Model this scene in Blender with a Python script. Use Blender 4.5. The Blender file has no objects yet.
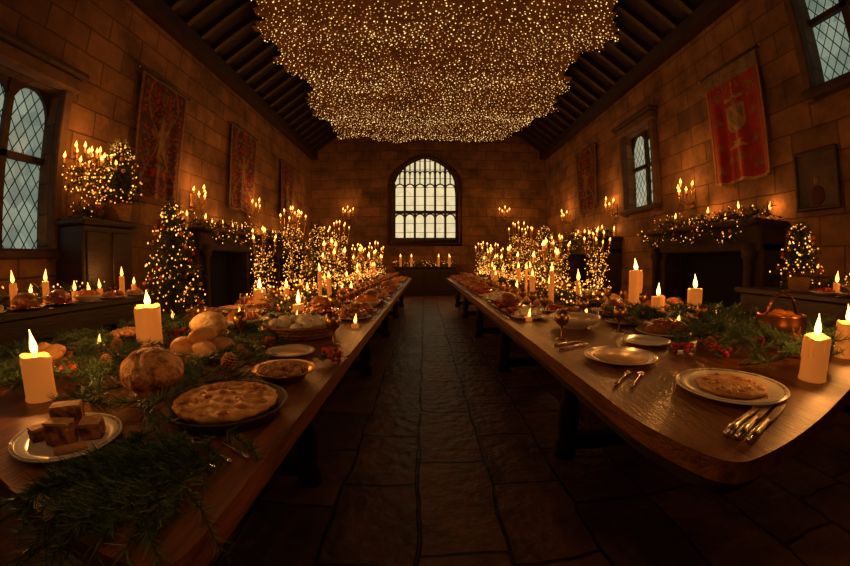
import bpy, math, random
from mathutils import Vector, Matrix, noise
from mathutils.geometry import tessellate_polygon
random.seed(7)
R=random.random
def U(a,b): return a+(b-a)*random.random()
FISH=True
sc=bpy.context.scene
try:
    sc.view_settings.view_transform='Standard'
    sc.view_settings.look='None'
    sc.view_settings.exposure=0.0
except Exception as e: print(e)
K=0.678   # hall length unit (1 bay unit = 0.678 m)

# ------------------------------------------------------------ materials
def newmat(name):
    m=bpy.data.materials.new(name); m.use_nodes=True
    nt=m.node_tree; b=nt.nodes.get('Principled BSDF'); return m,nt,b
def mat(name,c1,c2=None,scale=8.0,rough=0.6,metal=0.0,bump=0.0,bscale=None,sss=0.0,detail=4.0,contrast=(0.35,0.65),stretch=(1,1,1),trans=0.0,coat=0.0,glow=None):
    m,nt,b=newmat(name); N=nt.nodes; L=nt.links
    b.inputs['Roughness'].default_value=rough; b.inputs['Metallic'].default_value=metal
    b.inputs['Base Color'].default_value=(*c1,1)
    if sss: 
        b.inputs['Subsurface Weight'].default_value=sss
        b.inputs['Subsurface Radius'].default_value=(0.05,0.025,0.01)
    if glow:
        b.inputs['Emission Color'].default_value=(*glow[0],1); b.inputs['Emission Strength'].default_value=glow[1]; m.cycles.emission_sampling='NONE'
    if trans: b.inputs['Transmission Weight'].default_value=trans
    if coat: b.inputs['Coat Weight'].default_value=coat
    tc=N.new('ShaderNodeTexCoord'); mp=N.new('ShaderNodeMapping'); mp.inputs['Scale'].default_value=stretch
    L.new(tc.outputs['Object'],mp.inputs['Vector'])
    if c2 is not None:
        n=N.new('ShaderNodeTexNoise'); n.inputs['Scale'].default_value=scale; n.inputs['Detail'].default_value=detail
        L.new(mp.outputs['Vector'],n.inputs['Vector'])
        r=N.new('ShaderNodeValToRGB'); r.color_ramp.elements[0].position=contrast[0]; r.color_ramp.elements[1].position=contrast[1]
        r.color_ramp.elements[0].color=(*c1,1); r.color_ramp.elements[1].color=(*c2,1)
        L.new(n.outputs['Fac'],r.inputs['Fac']); L.new(r.outputs['Color'],b.inputs['Base Color'])
    if bump:
        n2=N.new('ShaderNodeTexNoise'); n2.inputs['Scale'].default_value=bscale or scale*2; n2.inputs['Detail'].default_value=5
        L.new(mp.outputs['Vector'],n2.inputs['Vector'])
        bp=N.new('ShaderNodeBump'); bp.inputs['Strength'].default_value=bump; bp.inputs['Distance'].default_value=0.02
        L.new(n2.outputs['Fac'],bp.inputs['Height']); L.new(bp.outputs['Normal'],b.inputs['Normal'])
    return m
def emis(name,c,s,sample=False):
    m,nt,b=newmat(name); N=nt.nodes; L=nt.links
    N.remove(b); e=N.new('ShaderNodeEmission'); e.inputs['Color'].default_value=(*c,1); e.inputs['Strength'].default_value=s
    L.new(e.outputs[0],N['Material Output'].inputs['Surface'])
    if not sample: m.cycles.emission_sampling='NONE'
    return m
def flame_mat(name,c,s):
    m=emis(name,c,s); nt=m.node_tree; N=nt.nodes; L=nt.links
    e=[n for n in N if n.type=='EMISSION'][0]
    t=N.new('ShaderNodeBsdfTransparent'); a=N.new('ShaderNodeAddShader')
    L.new(t.outputs[0],a.inputs[0]); L.new(e.outputs[0],a.inputs[1]); L.new(a.outputs[0],N['Material Output'].inputs['Surface'])
    return m
def brickmat(name,c1,c2,mortar,bw,rh,axis,rough,mort=0.012,bump=0.6,noise_amt=0.35,rnoise=0.0,warp=0.04,nsc=2.2):
    m,nt,b=newmat(name); N=nt.nodes; L=nt.links
    tc=N.new('ShaderNodeTexCoord'); sp=N.new('ShaderNodeSeparateXYZ'); cb=N.new('ShaderNodeCombineXYZ')
    L.new(tc.outputs['Object'],sp.inputs[0])
    o={'floor':('Y','X'),'wallx':('Y','Z'),'wally':('X','Z')}[axis]
    L.new(sp.outputs[o[0]],cb.inputs['X']); L.new(sp.outputs[o[1]],cb.inputs['Y'])
    nw=N.new('ShaderNodeTexNoise'); nw.inputs['Scale'].default_value=3.0
    L.new(tc.outputs['Object'],nw.inputs['Vector'])
    mx=N.new('ShaderNodeVectorMath'); mx.operation='MULTIPLY_ADD'; mx.inputs[1].default_value=(warp,warp,0.0)
    L.new(nw.outputs['Color'],mx.inputs[0]); L.new(cb.outputs[0],mx.inputs[2])
    bk=N.new('ShaderNodeTexBrick'); bk.inputs['Scale'].default_value=1.0
    bk.inputs['Brick Width'].default_value=bw; bk.inputs['Row Height'].default_value=rh
    if axis=='floor': bk.offset=0.37; bk.squash=1.3; bk.squash_frequency=3
    bk.inputs['Mortar Size'].default_value=mort; bk.inputs['Mortar Smooth'].default_value=0.5
    bk.inputs['Color1'].default_value=(*c1,1); bk.inputs['Color2'].default_value=(*c2,1); bk.inputs['Mortar'].default_value=(*mortar,1)
    L.new(mx.outputs[0],bk.inputs['Vector'])
    n=N.new('ShaderNodeTexNoise'); n.inputs['Scale'].default_value=nsc; n.inputs['Detail'].default_value=8; n.inputs['Roughness'].default_value=0.65
    L.new(tc.outputs['Object'],n.inputs['Vector'])
    r=N.new('ShaderNodeMapRange'); r.inputs['From Min'].default_value=0.3; r.inputs['From Max'].default_value=0.7
    r.inputs['To Min'].default_value=1-noise_amt; r.inputs['To Max'].default_value=1+noise_amt
    L.new(n.outputs['Fac'],r.inputs['Value'])
    mul=N.new('ShaderNodeVectorMath'); mul.operation='SCALE'
    L.new(bk.outputs['Color'],mul.inputs[0]); L.new(r.outputs['Result'],mul.inputs['Scale'])
    L.new(mul.outputs[0],b.inputs['Base Color'])
    b.inputs['Roughness'].default_value=rough
    if rnoise:
        rr=N.new('ShaderNodeMapRange'); rr.inputs['From Min'].default_value=0.3; rr.inputs['From Max'].default_value=0.7
        rr.inputs['To Min'].default_value=rough-rnoise; rr.inputs['To Max'].default_value=rough+rnoise
        L.new(n.outputs['Fac'],rr.inputs['Value']); L.new(rr.outputs['Result'],b.inputs['Roughness'])
    n3=N.new('ShaderNodeTexNoise'); n3.inputs['Scale'].default_value=12; n3.inputs['Detail'].default_value=7
    L.new(tc.outputs['Object'],n3.inputs['Vector'])
    inv=N.new('ShaderNodeMath'); inv.operation='MULTIPLY_ADD'; inv.inputs[1].default_value=-1.6
    L.new(bk.outputs['Fac'],inv.inputs[0]); L.new(n3.outputs['Fac'],inv.inputs[2])
    bp=N.new('ShaderNodeBump'); bp.inputs['Strength'].default_value=bump; bp.inputs['Distance'].default_value=0.025
    L.new(inv.outputs[0],bp.inputs['Height']); L.new(bp.outputs['Normal'],b.inputs['Normal'])
    return m

M={}
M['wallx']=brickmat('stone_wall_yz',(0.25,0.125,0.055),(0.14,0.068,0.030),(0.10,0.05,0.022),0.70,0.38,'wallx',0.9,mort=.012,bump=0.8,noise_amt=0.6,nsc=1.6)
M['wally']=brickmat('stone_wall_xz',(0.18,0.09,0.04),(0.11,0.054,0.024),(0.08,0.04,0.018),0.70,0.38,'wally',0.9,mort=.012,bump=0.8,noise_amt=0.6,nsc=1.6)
M['floor']=brickmat('flagstone_floor',(0.17,0.08,0.04),(0.085,0.04,0.021),(0.008,0.005,0.003),0.60,0.41,'floor',0.42,mort=0.011,bump=1.0,noise_amt=0.6,rnoise=0.12,warp=0.08,nsc=4.0)
M['stone']=mat('carved_stone',(0.08,0.042,0.022),(0.13,0.068,0.034),6,0.8,bump=0.4,bscale=20)
M['dstone']=mat('dark_stone',(0.03,0.016,0.008),(0.055,0.028,0.014),6,0.8,bump=0.4,bscale=20)
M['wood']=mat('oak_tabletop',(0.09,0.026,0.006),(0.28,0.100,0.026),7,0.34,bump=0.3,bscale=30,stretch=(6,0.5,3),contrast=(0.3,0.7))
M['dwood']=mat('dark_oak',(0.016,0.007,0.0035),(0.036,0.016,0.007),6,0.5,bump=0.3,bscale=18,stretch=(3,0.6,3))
M['roof']=mat('roof_boards',(0.012,0.006,0.003),(0.022,0.010,0.005),5,0.7,stretch=(1,6,1))
M['black']=mat('soot',(0.004,0.003,0.003),rough=0.95)
M['lead']=mat('window_lead',(0.015,0.012,0.01),rough=0.6,metal=0.3)
M['wax']=mat('candle_wax_glow',(0.58,0.28,0.09),(0.66,0.34,0.12),6,0.45,sss=0.5,glow=((1,.26,.032),0.30))  # even emission put in the wax, imitating flame light scattered inside it
M['wick']=mat('wick',(0.02,0.015,0.01),rough=0.9)
M['china']=mat('white_china',(0.78,0.72,0.62),(0.84,0.78,0.68),4,0.2)
M['bluerim']=mat('painted_rim',(0.12,0.13,0.13),(0.5,0.42,0.25),60,0.25)
M['silver']=mat('silver',(0.75,0.70,0.62),rough=0.25,metal=1.0)
M['brass']=mat('brass',(0.55,0.33,0.10),(0.40,0.22,0.06),9,0.3,metal=1.0)
M['iron']=mat('wrought_iron',(0.03,0.02,0.015),rough=0.5,metal=0.8)
M['crust']=mat('golden_crust',(0.45,0.17,0.04),(0.82,0.48,0.17),22,0.55,bump=0.6,bscale=40,detail=6)
M['pie']=mat('pie_filling',(0.38,0.10,0.018),(0.92,0.56,0.20),24,0.45,bump=1.0,bscale=34,detail=7,contrast=(.38,.6))
M['bread']=mat('bread',(0.55,0.24,0.07),(0.80,0.48,0.20),9,0.6,bump=0.4,bscale=30)
M['boule']=mat('boule_crust',(0.20,0.07,0.02),(0.66,0.34,0.12),30,0.6,bump=0.8,bscale=50,detail=6,contrast=(.38,.55))
M['flour']=mat('floured_bread',(0.55,0.34,0.17),(0.90,0.74,0.50),22,0.75,bump=0.6,bscale=45,detail=5)
M['cake']=mat('fruit_cake',(0.12,0.035,0.01),(0.52,0.22,0.06),40,0.7,bump=0.8,bscale=60,contrast=(.4,.6))
M['caketop']=mat('cake_crumb',(0.50,0.24,0.08),(0.68,0.40,0.17),30,0.7,bump=0.5,bscale=50)
M['nut']=mat('nuts',(0.42,0.18,0.06),(0.66,0.36,0.14),30,0.55,bump=0.6,bscale=60)
M['cream']=mat('meringue',(0.80,0.70,0.56),(0.88,0.80,0.66),10,0.6,bump=0.3)
M['soup']=mat('cream_soup',(0.75,0.45,0.17),(0.85,0.58,0.27),7,0.3)
M['berry']=mat('red_berries',(0.40,0.02,0.012),(0.55,0.05,0.02),10,0.25)
M['roast']=mat('roast_meat',(0.22,0.06,0.018),(0.52,0.19,0.05),12,0.35,bump=0.5)
M['orange']=mat('oranges',(0.75,0.22,0.02),(0.80,0.28,0.035),10,0.45,bump=0.2,bscale=60)
M['wicker']=mat('wicker',(0.22,0.10,0.035),(0.34,0.17,0.07),40,0.7,bump=0.9,bscale=60)
M['pine']=mat('pine_needles',(0.035,0.09,0.035),(0.11,0.21,0.075),5,0.45)
M['pine2']=mat('fir_foliage',(0.03,0.05,0.015),(0.09,0.10,0.03),5,0.55)
M['bark']=mat('bark',(0.07,0.035,0.018),rough=0.9)
M['copper']=mat('copper',(0.50,0.20,0.09),(0.35,0.13,0.06),10,0.3,metal=1.0)
M['net']=mat('canopy_net',(0.12,0.055,0.018),(0.20,0.095,0.03),2.0,0.9)
M['flame']=flame_mat('candle_flame',(1.0,0.45,0.09),5.0)
M['flamef']=flame_mat('candle_flame_far',(1.0,0.38,0.06),3.4)
M['fairy']=emis('fairy_bulb',(1.0,0.40,0.07),3.0)
M['fairy2']=emis('fairy_bulb_dim',(1.0,0.30,0.045),1.3)
M['cano1']=emis('canopy_bulb',(1.0,0.62,0.22),2.0)
M['cano2']=emis('canopy_bulb_dim',(1.0,0.48,0.13),0.85)
M['red']=mat('banner_red',(0.22,0.009,0.005),(0.32,0.016,0.009),5,0.85,bump=0.3,bscale=80)
M['maroon']=mat('banner_maroon',(0.04,0.009,0.005),(0.08,0.016,0.009),5,0.9,bump=0.3,bscale=80)
M['gold']=mat('banner_gold',(0.26,0.13,0.03),(0.38,0.20,0.06),12,0.7)
M['goldd']=mat('banner_tarnished_gold',(0.08,0.038,0.012),(0.14,0.065,0.02),12,0.8)
M['goldm']=mat('banner_old_gold',(0.13,0.065,0.018),(0.22,0.11,0.032),12,0.8)
M['grey']=mat('banner_grey',(0.13,0.09,0.06),(0.22,0.16,0.10),12,0.8)
M['canvas']=mat('old_painting',(0.02,0.012,0.008),(0.09,0.045,0.02),3,0.5,detail=6)
M['face']=mat('painted_face',(0.10,0.055,0.03),(0.14,0.08,0.04),6,0.5)
M['ember']=emis('embers',(1.0,0.25,0.04),2.0)
def glass(name,c,s,c2):
    m,nt,b=newmat(name); N=nt.nodes; L=nt.links
    tc=N.new('ShaderNodeTexCoord'); v=N.new('ShaderNodeTexVoronoi'); v.inputs['Scale'].default_value=5
    L.new(tc.outputs['Object'],v.inputs['Vector'])
    r=N.new('ShaderNodeValToRGB'); r.color_ramp.elements[0].color=(*c,1); r.color_ramp.elements[1].color=(*c2,1)
    L.new(v.outputs['Color'],r.inputs['Fac'])
    L.new(r.outputs['Color'],b.inputs['Emission Color']); b.inputs['Emission Strength'].default_value=s
    b.inputs['Base Color'].default_value=(0.1,0.1,0.1,1); b.inputs['Roughness'].default_value=0.35
    return m
M['paneF']=glass('leaded_glass_daylit',(1.0,0.80,0.42),0.95,(0.72,0.60,0.34))
M['paneL']=glass('leaded_glass_dusk',(0.13,0.19,0.15),0.75,(0.34,0.40,0.29))
M['paneR']=glass('leaded_glass_evening',(0.30,0.33,0.22),0.8,(0.60,0.58,0.38))

# ------------------------------------------------------------ mesh builder
_ico={}
def ico(sub):
    if sub in _ico: return _ico[sub]
    import bmesh
    bm=bmesh.new(); bmesh.ops.create_icosphere(bm,subdivisions=sub,radius=1.0)
    v=[x.co.copy() for x in bm.verts]; f=[[q.index for q in p.verts] for p in bm.faces]; bm.free()
    _ico[sub]=(v,f); return _ico[sub]
OCT_V=[(1,0,0),(-1,0,0),(0,1,0),(0,-1,0),(0,0,1),(0,0,-1)]
OCT_F=[(0,2,4),(2,1,4),(1,3,4),(3,0,4),(2,0,5),(1,2,5),(3,1,5),(0,3,5)]
class MB:
    def __init__(s): s.v=[];s.f=[];s.m=[];s.s=[];s.mats=[]
    def mi(s,k):
        if k not in s.mats: s.mats.append(k)
        return s.mats.index(k)
    def add(s,vs,fs,k,sm=False):
        o=len(s.v); i=s.mi(k); s.v.extend([tuple(v) for v in vs])
        for f in fs: s.f.append([q+o for q in f]); s.m.append(i); s.s.append(sm)
    def lathe(s,prof,c,k,seg=24,sx=1,sy=1,wob=0,wn=8,fn=None):
        vs=[];fs=[];n=len(prof); mr=0.3*max(p[0] for p in prof)
        for i in range(seg):
            a=2*math.pi*i/seg
            for (r,z) in prof:
                rr=r*(1+wob*math.sin(a*wn)*(1 if r>mr else 0))
                q=(rr*math.cos(a)*sx,rr*math.sin(a)*sy,z)
                if fn: q=fn(q,a)
                vs.append((c[0]+q[0],c[1]+q[1],c[2]+q[2]))
        for i in range(seg):
            j=(i+1)%seg
            for q in range(n-1): fs.append((i*n+q,j*n+q,j*n+q+1,i*n+q+1))
        s.add(vs,fs,k,True)
    def box(s,c,d,k,rz=0,bev=0.0,M4=None):
        x,y,z=d[0]/2,d[1]/2,d[2]/2
        if bev<=0:
            vs=[(-x,-y,-z),(x,-y,-z),(x,y,-z),(-x,y,-z),(-x,-y,z),(x,-y,z),(x,y,z),(-x,y,z)]
            fs=[(0,3,2,1),(4,5,6,7),(0,1,5,4),(1,2,6,5),(2,3,7,6),(3,0,4,7)]
        else:
            b=bev; vs=[]
            for zz,ii in ((-z,b),(-z+b,0),(z-b,0),(z,b)):
                X=x-ii;Y=y-ii
                vs+=[(-X+b,-Y,zz),(X-b,-Y,zz),(X,-Y+b,zz),(X,Y-b,zz),(X-b,Y,zz),(-X+b,Y,zz),(-X,Y-b,zz),(-X,-Y+b,zz)]
            fs=[tuple(range(7,-1,-1)),tuple(range(24,32))]
            for l in range(3):
                for i in range(8):
                    j=(i+1)%8; fs.append((l*8+i,l*8+j,l*8+8+j,l*8+8+i))
        if M4 is None: M4=Matrix.Translation(Vector(c))@Matrix.Rotation(rz,4,'Z')
        s.add([M4@Vector(v) for v in vs],fs,k)
    def tube(s,pts,rad,k,seg=8,cap=True):
        pts=[Vector(p) for p in pts]; n=len(pts)
        if not isinstance(rad,(list,tuple)): rad=[rad]*n
        vs=[];fs=[]
        for i,p in enumerate(pts):
            t=(pts[min(i+1,n-1)]-pts[max(i-1,0)]).normalized()
            a=t.cross(Vector((0,0,1)))
            if a.length<0.05: a=t.cross(Vector((1,0,0)))
            a.normalize(); b=t.cross(a)
            for q in range(seg):
                w=2*math.pi*q/seg; vs.append(p+(a*math.cos(w)+b*math.sin(w))*rad[i])
        for i in range(n-1):
            for q in range(seg):
                r=(q+1)%seg; fs.append((i*seg+q,i*seg+r,i*seg+seg+r,i*seg+seg+q))
        if cap: fs.append(tuple(range(seg-1,-1,-1))); fs.append(tuple(range((n-1)*seg,n*seg)))
        s.add(vs,fs,k,True)
    def blob(s,c,r,k,sub=2,nz=0.0,ns=3.0,rz=0,flat=False):
        v,f=ico(sub); off=Vector((U(0,50),U(0,50),U(0,50))); out=[]
        cr,sr=math.cos(rz),math.sin(rz)
        for p in v:
            q=p*(1+nz*noise.noise(p*ns+off)) if nz else p
            x,y,z=q.x*r[0],q.y*r[1],q.z*r[2]
            out.append((c[0]+x*cr-y*sr,c[1]+x*sr+y*cr,c[2]+z))
        s.add(out,f,k,True)
    def dot(s,c,r,k):
        s.add([(c[0]+a*r,c[1]+b*r,c[2]+d*r) for a,b,d in OCT_V],OCT_F,k)
    def flame(s,c,h,r,k='flame',seg=8):
        lx,ly=U(-.35,.35)*r*2,U(-.35,.35)*r*2; h*=U(.85,1.2)
        s.lathe([(0.001,0),(r*0.7,h*0.10),(r,h*0.26),(r*0.82,h*0.45),(r*0.45,h*0.68),(r*.18,h*.86),(0.001,h)],c,k,seg,fn=lambda q,a:(q[0]+lx*(q[2]/h)**2,q[1]+ly*(q[2]/h)**2,q[2]))
    def needle(s,p,d,l,w,k):
        d=d.normalized(); a=d.cross(Vector((R()-.5,R()-.5,R()-.5))).normalized()*w
        s.add([p-a,p+a,p+d*l],[(0,1,2)],k)
    def branch(s,p,d,l,n,nl,w,k,droop=0.3,stem=0.004,seg=6,minz=None,ang=0.8):
        p=Vector(p); d=Vector(d).normalized(); pts=[]
        for i in range(seg+1):
            t=i/seg; q=p+d*l*t+Vector((0,0,-droop*l*t*t))
            if minz is not None and minz(q.x,q.y) is not None: q.z=max(q.z,minz(q.x,q.y)+0.012+0.02*R())
            pts.append(q)
        s.tube(pts,[stem*(1-0.7*i/seg) for i in range(seg+1)],'bark',5)
        for i in range(n):
            t=(i+0.5)/n*seg; j=min(int(t),seg-1); q=pts[j].lerp(pts[j+1],t-j)
            ax=(pts[j+1]-pts[j]).normalized()
            rn=Vector((U(-1,1),U(-1,1),U(-0.7,1))); rn-=ax*rn.dot(ax)
            if rn.length<1e-3: continue
            s.needle(q,ax*U(0.5,1.1)+rn.normalized()*ang,nl*U(0.7,1.15),w,k)
    def obj(s,name,loc=(0,0,0),rz=0,parent=None):
        me=s.mesh(name); return place(me,name,loc,rz,parent)
    def mesh(s,name):
        me=bpy.data.meshes.new(name); me.from_pydata(s.v,[],s.f)
        for k in s.mats: me.materials.append(M[k])
        me.polygons.foreach_set('material_index',s.m); me.polygons.foreach_set('use_smooth',s.s)
        me.update(); return me
def place(me,name,loc=(0,0,0),rz=0,parent=None,sc_=1.0):
    o=bpy.data.objects.new(name,me); bpy.context.collection.objects.link(o)
    o.location=(loc[0],loc[1]*K,loc[2]) if parent is None else loc
    o.rotation_euler=(0,0,rz); o.scale=(sc_,sc_,sc_)
    if parent: o.parent=parent
    return o
NL=[0]; LP=0.52
def lamp(loc,p,parent=None,r=0.015,col=(1.0,0.37,0.075),name='flame_light',mul=None):
    l=bpy.data.lights.new(name,'POINT'); l.energy=p*(LP if mul is None else mul); l.color=col; l.shadow_soft_size=r
    o=bpy.data.objects.new(name,l); bpy.context.collection.objects.link(o); o.location=loc
    if parent: o.parent=parent
    NL[0]+=1; return o
def prism(mb,loops,k,fn0,fn1,side=None):
    flat=[p for lp in loops for p in lp]
    tris=tessellate_polygon([[Vector((p[0],p[1],0)) for p in lp] for lp in loops])
    mb.add([fn0(p) for p in flat],[tuple(t) for t in tris],k)
    mb.add([fn1(p) for p in flat],[tuple(reversed(t)) for t in tris],k)
    for lp in loops:
        n=len(lp); vs=[fn0(p) for p in lp]+[fn1(p) for p in lp]
        mb.add(vs,[(i,(i+1)%n,n+(i+1)%n,n+i) for i in range(n)],k)

# ------------------------------------------------------------ room shell
XL,XR,YF,YB,ZT,XM,ZR=-4.6,4.9,20.7*K,-3.0,5.65,0.15,9.1
mb=MB(); mb.box(((XL+XR)/2,(YF+YB)/2,-0.1),(XR-XL+1.2,YF-YB+1.2,0.2),'floor'); mb.obj('floor')
def rect(a,b,c,d): return [(a,c),(b,c),(b,d),(a,d)]
WL=[(2.05,3.18,1.45,3.45),(-1.8,-.6,1.9,4.3)]
WR=[(9.95*K,11.7*K,2.5,4.3),(1.9,2.98,3.45,5.3)]
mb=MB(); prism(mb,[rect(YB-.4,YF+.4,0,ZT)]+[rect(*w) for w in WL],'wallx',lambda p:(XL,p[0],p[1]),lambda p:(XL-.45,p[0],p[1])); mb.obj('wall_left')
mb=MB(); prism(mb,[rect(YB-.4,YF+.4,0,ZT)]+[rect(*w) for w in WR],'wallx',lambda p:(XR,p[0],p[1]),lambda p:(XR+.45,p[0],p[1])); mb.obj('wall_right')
WX,WW,WB,WS,WA=0.0,1.2,2.1,4.3,5.42
def archz(u,sp=WS,rise=None):
    rise=(WA-WS) if rise is None else rise
    u=min(1,abs(u)); return sp+rise*(0.78*math.sqrt(max(0,1-u*u))+0.22*(1-u))
def arch(w,b,n=24,sp=WS,rise=None,x0=0.0):
    return [(x0-w,b),(x0+w,b)]+[(x0+w*math.cos(math.pi*i/n),archz(math.cos(math.pi*i/n),sp,rise)) for i in range(n+1)]
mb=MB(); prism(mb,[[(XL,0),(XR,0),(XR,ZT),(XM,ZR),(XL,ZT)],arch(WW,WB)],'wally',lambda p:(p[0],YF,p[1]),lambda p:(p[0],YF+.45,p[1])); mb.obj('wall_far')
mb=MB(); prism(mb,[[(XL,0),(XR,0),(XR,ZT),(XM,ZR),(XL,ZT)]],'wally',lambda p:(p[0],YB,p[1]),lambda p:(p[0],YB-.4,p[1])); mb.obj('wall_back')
mb=MB()
for a in (XL-.45,XR+.45):
    z=ZT-0.45*(ZR-ZT)/(XM-XL)
    vs=[(a,YB-.4,z),(a,YF+.45,z),(XM,YF+.45,ZR),(XM,YB-.4,ZR)]
    mb.add(vs+[(v[0],v[1],v[2]+.15) for v in vs],[(0,1,2,3),(4,5,6,7),(0,1,5,4),(1,2,6,5),(2,3,7,6),(3,0,4,7)],'roof')
mb.obj('ceiling')
mb=MB()
def beam(p,q,w,h,k='dwood'):
    p=Vector(p);q=Vector(q);d=q-p; L_=d.length; t=d.normalized()
    s_=t.cross(Vector((0,0,1))).normalized(); u_=s_.cross(t)
    m=Matrix((( t.x,s_.x,u_.x,(p.x+q.x)/2),(t.y,s_.y,u_.y,(p.y+q.y)/2),(t.z,s_.z,u_.z,(p.z+q.z)/2),(0,0,0,1)))
    mb.box((0,0,0),(L_,w,h),k,M4=m)
y=YB+.3
while y<YF:
    for a in (XL+.02,XR-.02): beam((a,y,ZT-.05),(XM,y,ZR-.14),0.10,0.18)
    y+=0.5
for a in (XL,XR):
    for t in (0.3,0.62):
        x=a+(XM-a)*t; z=ZT+(ZR-ZT)*t-.2; beam((x,YB,z),(x,YF,z),0.18,0.2)
    s=1 if a<0 else -1
    beam((a+.13*s,YB,ZT-.12),(a+.13*s,YF,ZT-.12),0.26,0.26)
beam((XM,YB,ZR-.2),(XM,YF,ZR-.2),.25,.3)
mb.obj('roof_beams')
# window far
mb=MB()
def ring(loop,r,k,yy):
    pts=[(p[0],yy,p[1]) for p in loop+[loop[0]]]; mb.tube(pts,r,k,8)
ring(arch(WW+.05,WB-.05),.10,'dstone',YF-.02)
ring(arch(WW+.22,WB-.2),.06,'dstone',YF)
n=6; cw=2*WW/n
for i in range(1,n):
    x=-WW+i*cw; zt=archz(x/WW)
    mb.box((x,YF+.14,(WB+zt)/2),(.085,.16,zt-WB),'dstone')
for z in (WB+0.03,3.2,): mb.box((0,YF+.14,z),(2*WW,.15,.11),'dstone')
for i in range(n*2):
    xc=-WW+(i+.5)*cw/2
    pts=[(xc+cw/4*math.cos(a),YF+.14,4.65+.2*math.sin(a)) for a in [math.pi*q/8 for q in range(9)]]
    pts=[p for p in pts if p[2]<archz(p[0]/WW)+.02]
    if len(pts)>2: mb.tube(pts,.025,'dstone',6)
    if i%2:
        x=-WW+i*cw/2; zt=archz(x/WW)
        if zt>4.4: mb.box((x,YF+.14,(4.35+zt)/2),(.045,.1,zt-4.35),'dstone')
for i in range(n):
    xc=-WW+(i+.5)*cw
    for zz in (2.9,4.1):
        pts=[(xc+cw/2*math.cos(a),YF+.14,zz+.23*math.sin(a)) for a in [math.pi*q/8 for q in range(9)]]
        mb.tube(pts,.03,'dstone',6)
z=WB+.3
while z<5.3:
    u=1.0 if z<WS else math.sqrt(max(0,1-((z-WS)/(WA-WS))**2))
    mb.box((0,YF+.19,z),(2*WW*u,.02,.016),'lead'); z+=.36
prism(mb,[arch(WW,WB)],'paneF',lambda p:(p[0],YF+.22,p[1]),lambda p:(p[0],YF+.24,p[1]))
mb.obj('window_1')
def side_window(name,X,s,w,pane):
    y0,y1,z0,z1=w; mb=MB(); s=-s
    xg=X+s*.2
    mb.box((xg+s*.03,(y0+y1)/2,(z0+z1)/2),(.02,y1-y0,z1-z0),pane)
    for yy in (y0-.06,y1+.06): mb.box((X-s*.075,yy,(z0+z1)/2),(.14,.14,z1-z0+.3),'stone',bev=.02)
    mb.box((X-s*.105,(y0+y1)/2,z1+.1),(.2,y1-y0+.4,.2),'stone',bev=.03)
    mb.box((X-s*.135,(y0+y1)/2,z1+.24),(.26,y1-y0+.5,.08),'dstone',bev=.02)
    mb.box((X-s*.105,(y0+y1)/2,z0-.06),(.2,y1-y0+.3,.12),'dstone',bev=.03)
    nl=2
    for i in range(1,nl): mb.box((xg,y0+(y1-y0)*i/nl,(z0+z1)/2),(.12,.09,z1-z0),'dstone')
    mb.box((xg,(y0+y1)/2,z0+(z1-z0)*.55),(.12,y1-y0,.08),'dstone')
    for i in range(nl):
        yc=y0+(y1-y0)*(i+.5)/nl; hw=(y1-y0)/nl/2
        for sg in (-1,1):
            lp=[(yc+sg*hw,z1-.42)]+[(yc+sg*hw*math.cos(a),z1-.42+.4*math.sin(a)) for a in [math.pi/2*q/6 for q in range(1,7)]]+[(yc+sg*hw,z1)]
            prism(mb,[lp],'dstone',lambda p:(xg-.04,p[0],p[1]),lambda p:(xg+.04,p[0],p[1]))
    H_=z1-z0; W_=y1-y0; st=.15
    k_=-int(H_/st)-1
    while k_*st<W_+H_:
        for sg in (1,-1):
            a0=y0+k_*st if sg==1 else y1-k_*st
            f=lambda t:a0+sg*t*.6
            ts=[t for t in [H_*q/60 for q in range(61)] if y0<=f(t)<=y1]
            if len(ts)>1: mb.tube([(xg+s*.015,f(ts[0]),z0+ts[0]),(xg+s*.015,f(ts[-1]),z0+ts[-1])],.007,'lead',4)
        k_+=1
    mb.obj(name)
side_window('window_2',XL,1,WL[0],'paneL'); side_window('window_3',XL,1,WL[1],'paneL')
side_window('window_4',XR,-1,WR[0],'paneR'); side_window('window_5',XR,-1,WR[1],'paneL')
for nm,x in (('baseboard_left',XL+.05),('baseboard_right',XR-.05)):
    mb=MB(); mb.box((x,(YF+YB)/2,.12),(.1,YF-YB,.24),'dstone'); mb.obj(nm)
mb=MB(); mb.box((XM,YF-.05,.12),(XR-XL-.2,.1,.24),'dstone'); mb.obj('baseboard_far')

# ------------------------------------------------------------ canopy of lights
def cedge(y,side):
    y=y/K
    v=noise.noise(Vector((y*.55,side*7.3,1)))*.5+noise.noise(Vector((y*2.3,side*3.1,4)))*.3
    tp=max(0,(y-14)/6)
    return (-3.4+v+.6*tp**1.5) if side<0 else (3.9+v-.9*tp**1.5)
def cfar(x): return (19.6+noise.noise(Vector((x*1.5,2,2)))*.7-.10*abs(x-.2)**1.2)*K
def cz(x,y):
    y=y/K; return 6.22-.018*y+.06*math.sin(x*2.1+y*.7)+.05*math.sin(y*1.9)+.07*noise.noise(Vector((x*.8,y*.8,3)))+.10*((x-.3)/3.6)**2
mb=MB(); g=.13; idx={}; vs=[];fs=[]
def inside(x,y): return cedge(y,-1)<x<cedge(y,1) and y<cfar(x)
for i in range(70):
    for j in range(90):
        x=-4.3+i*g+g/2; y=2.2+j*g+g/2
        if not inside(x,y): continue
        q=[]
        for a,b in ((i,j),(i+1,j),(i+1,j+1),(i,j+1)):
            if (a,b) not in idx:
                X=-4.3+a*g;Y=2.2+b*g; idx[(a,b)]=len(vs); vs.append((X,Y,cz(X,Y)))
            q.append(idx[(a,b)])
        fs.append(q)
mb.add(vs,fs,'net',True)
y=2.3
row=0
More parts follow.
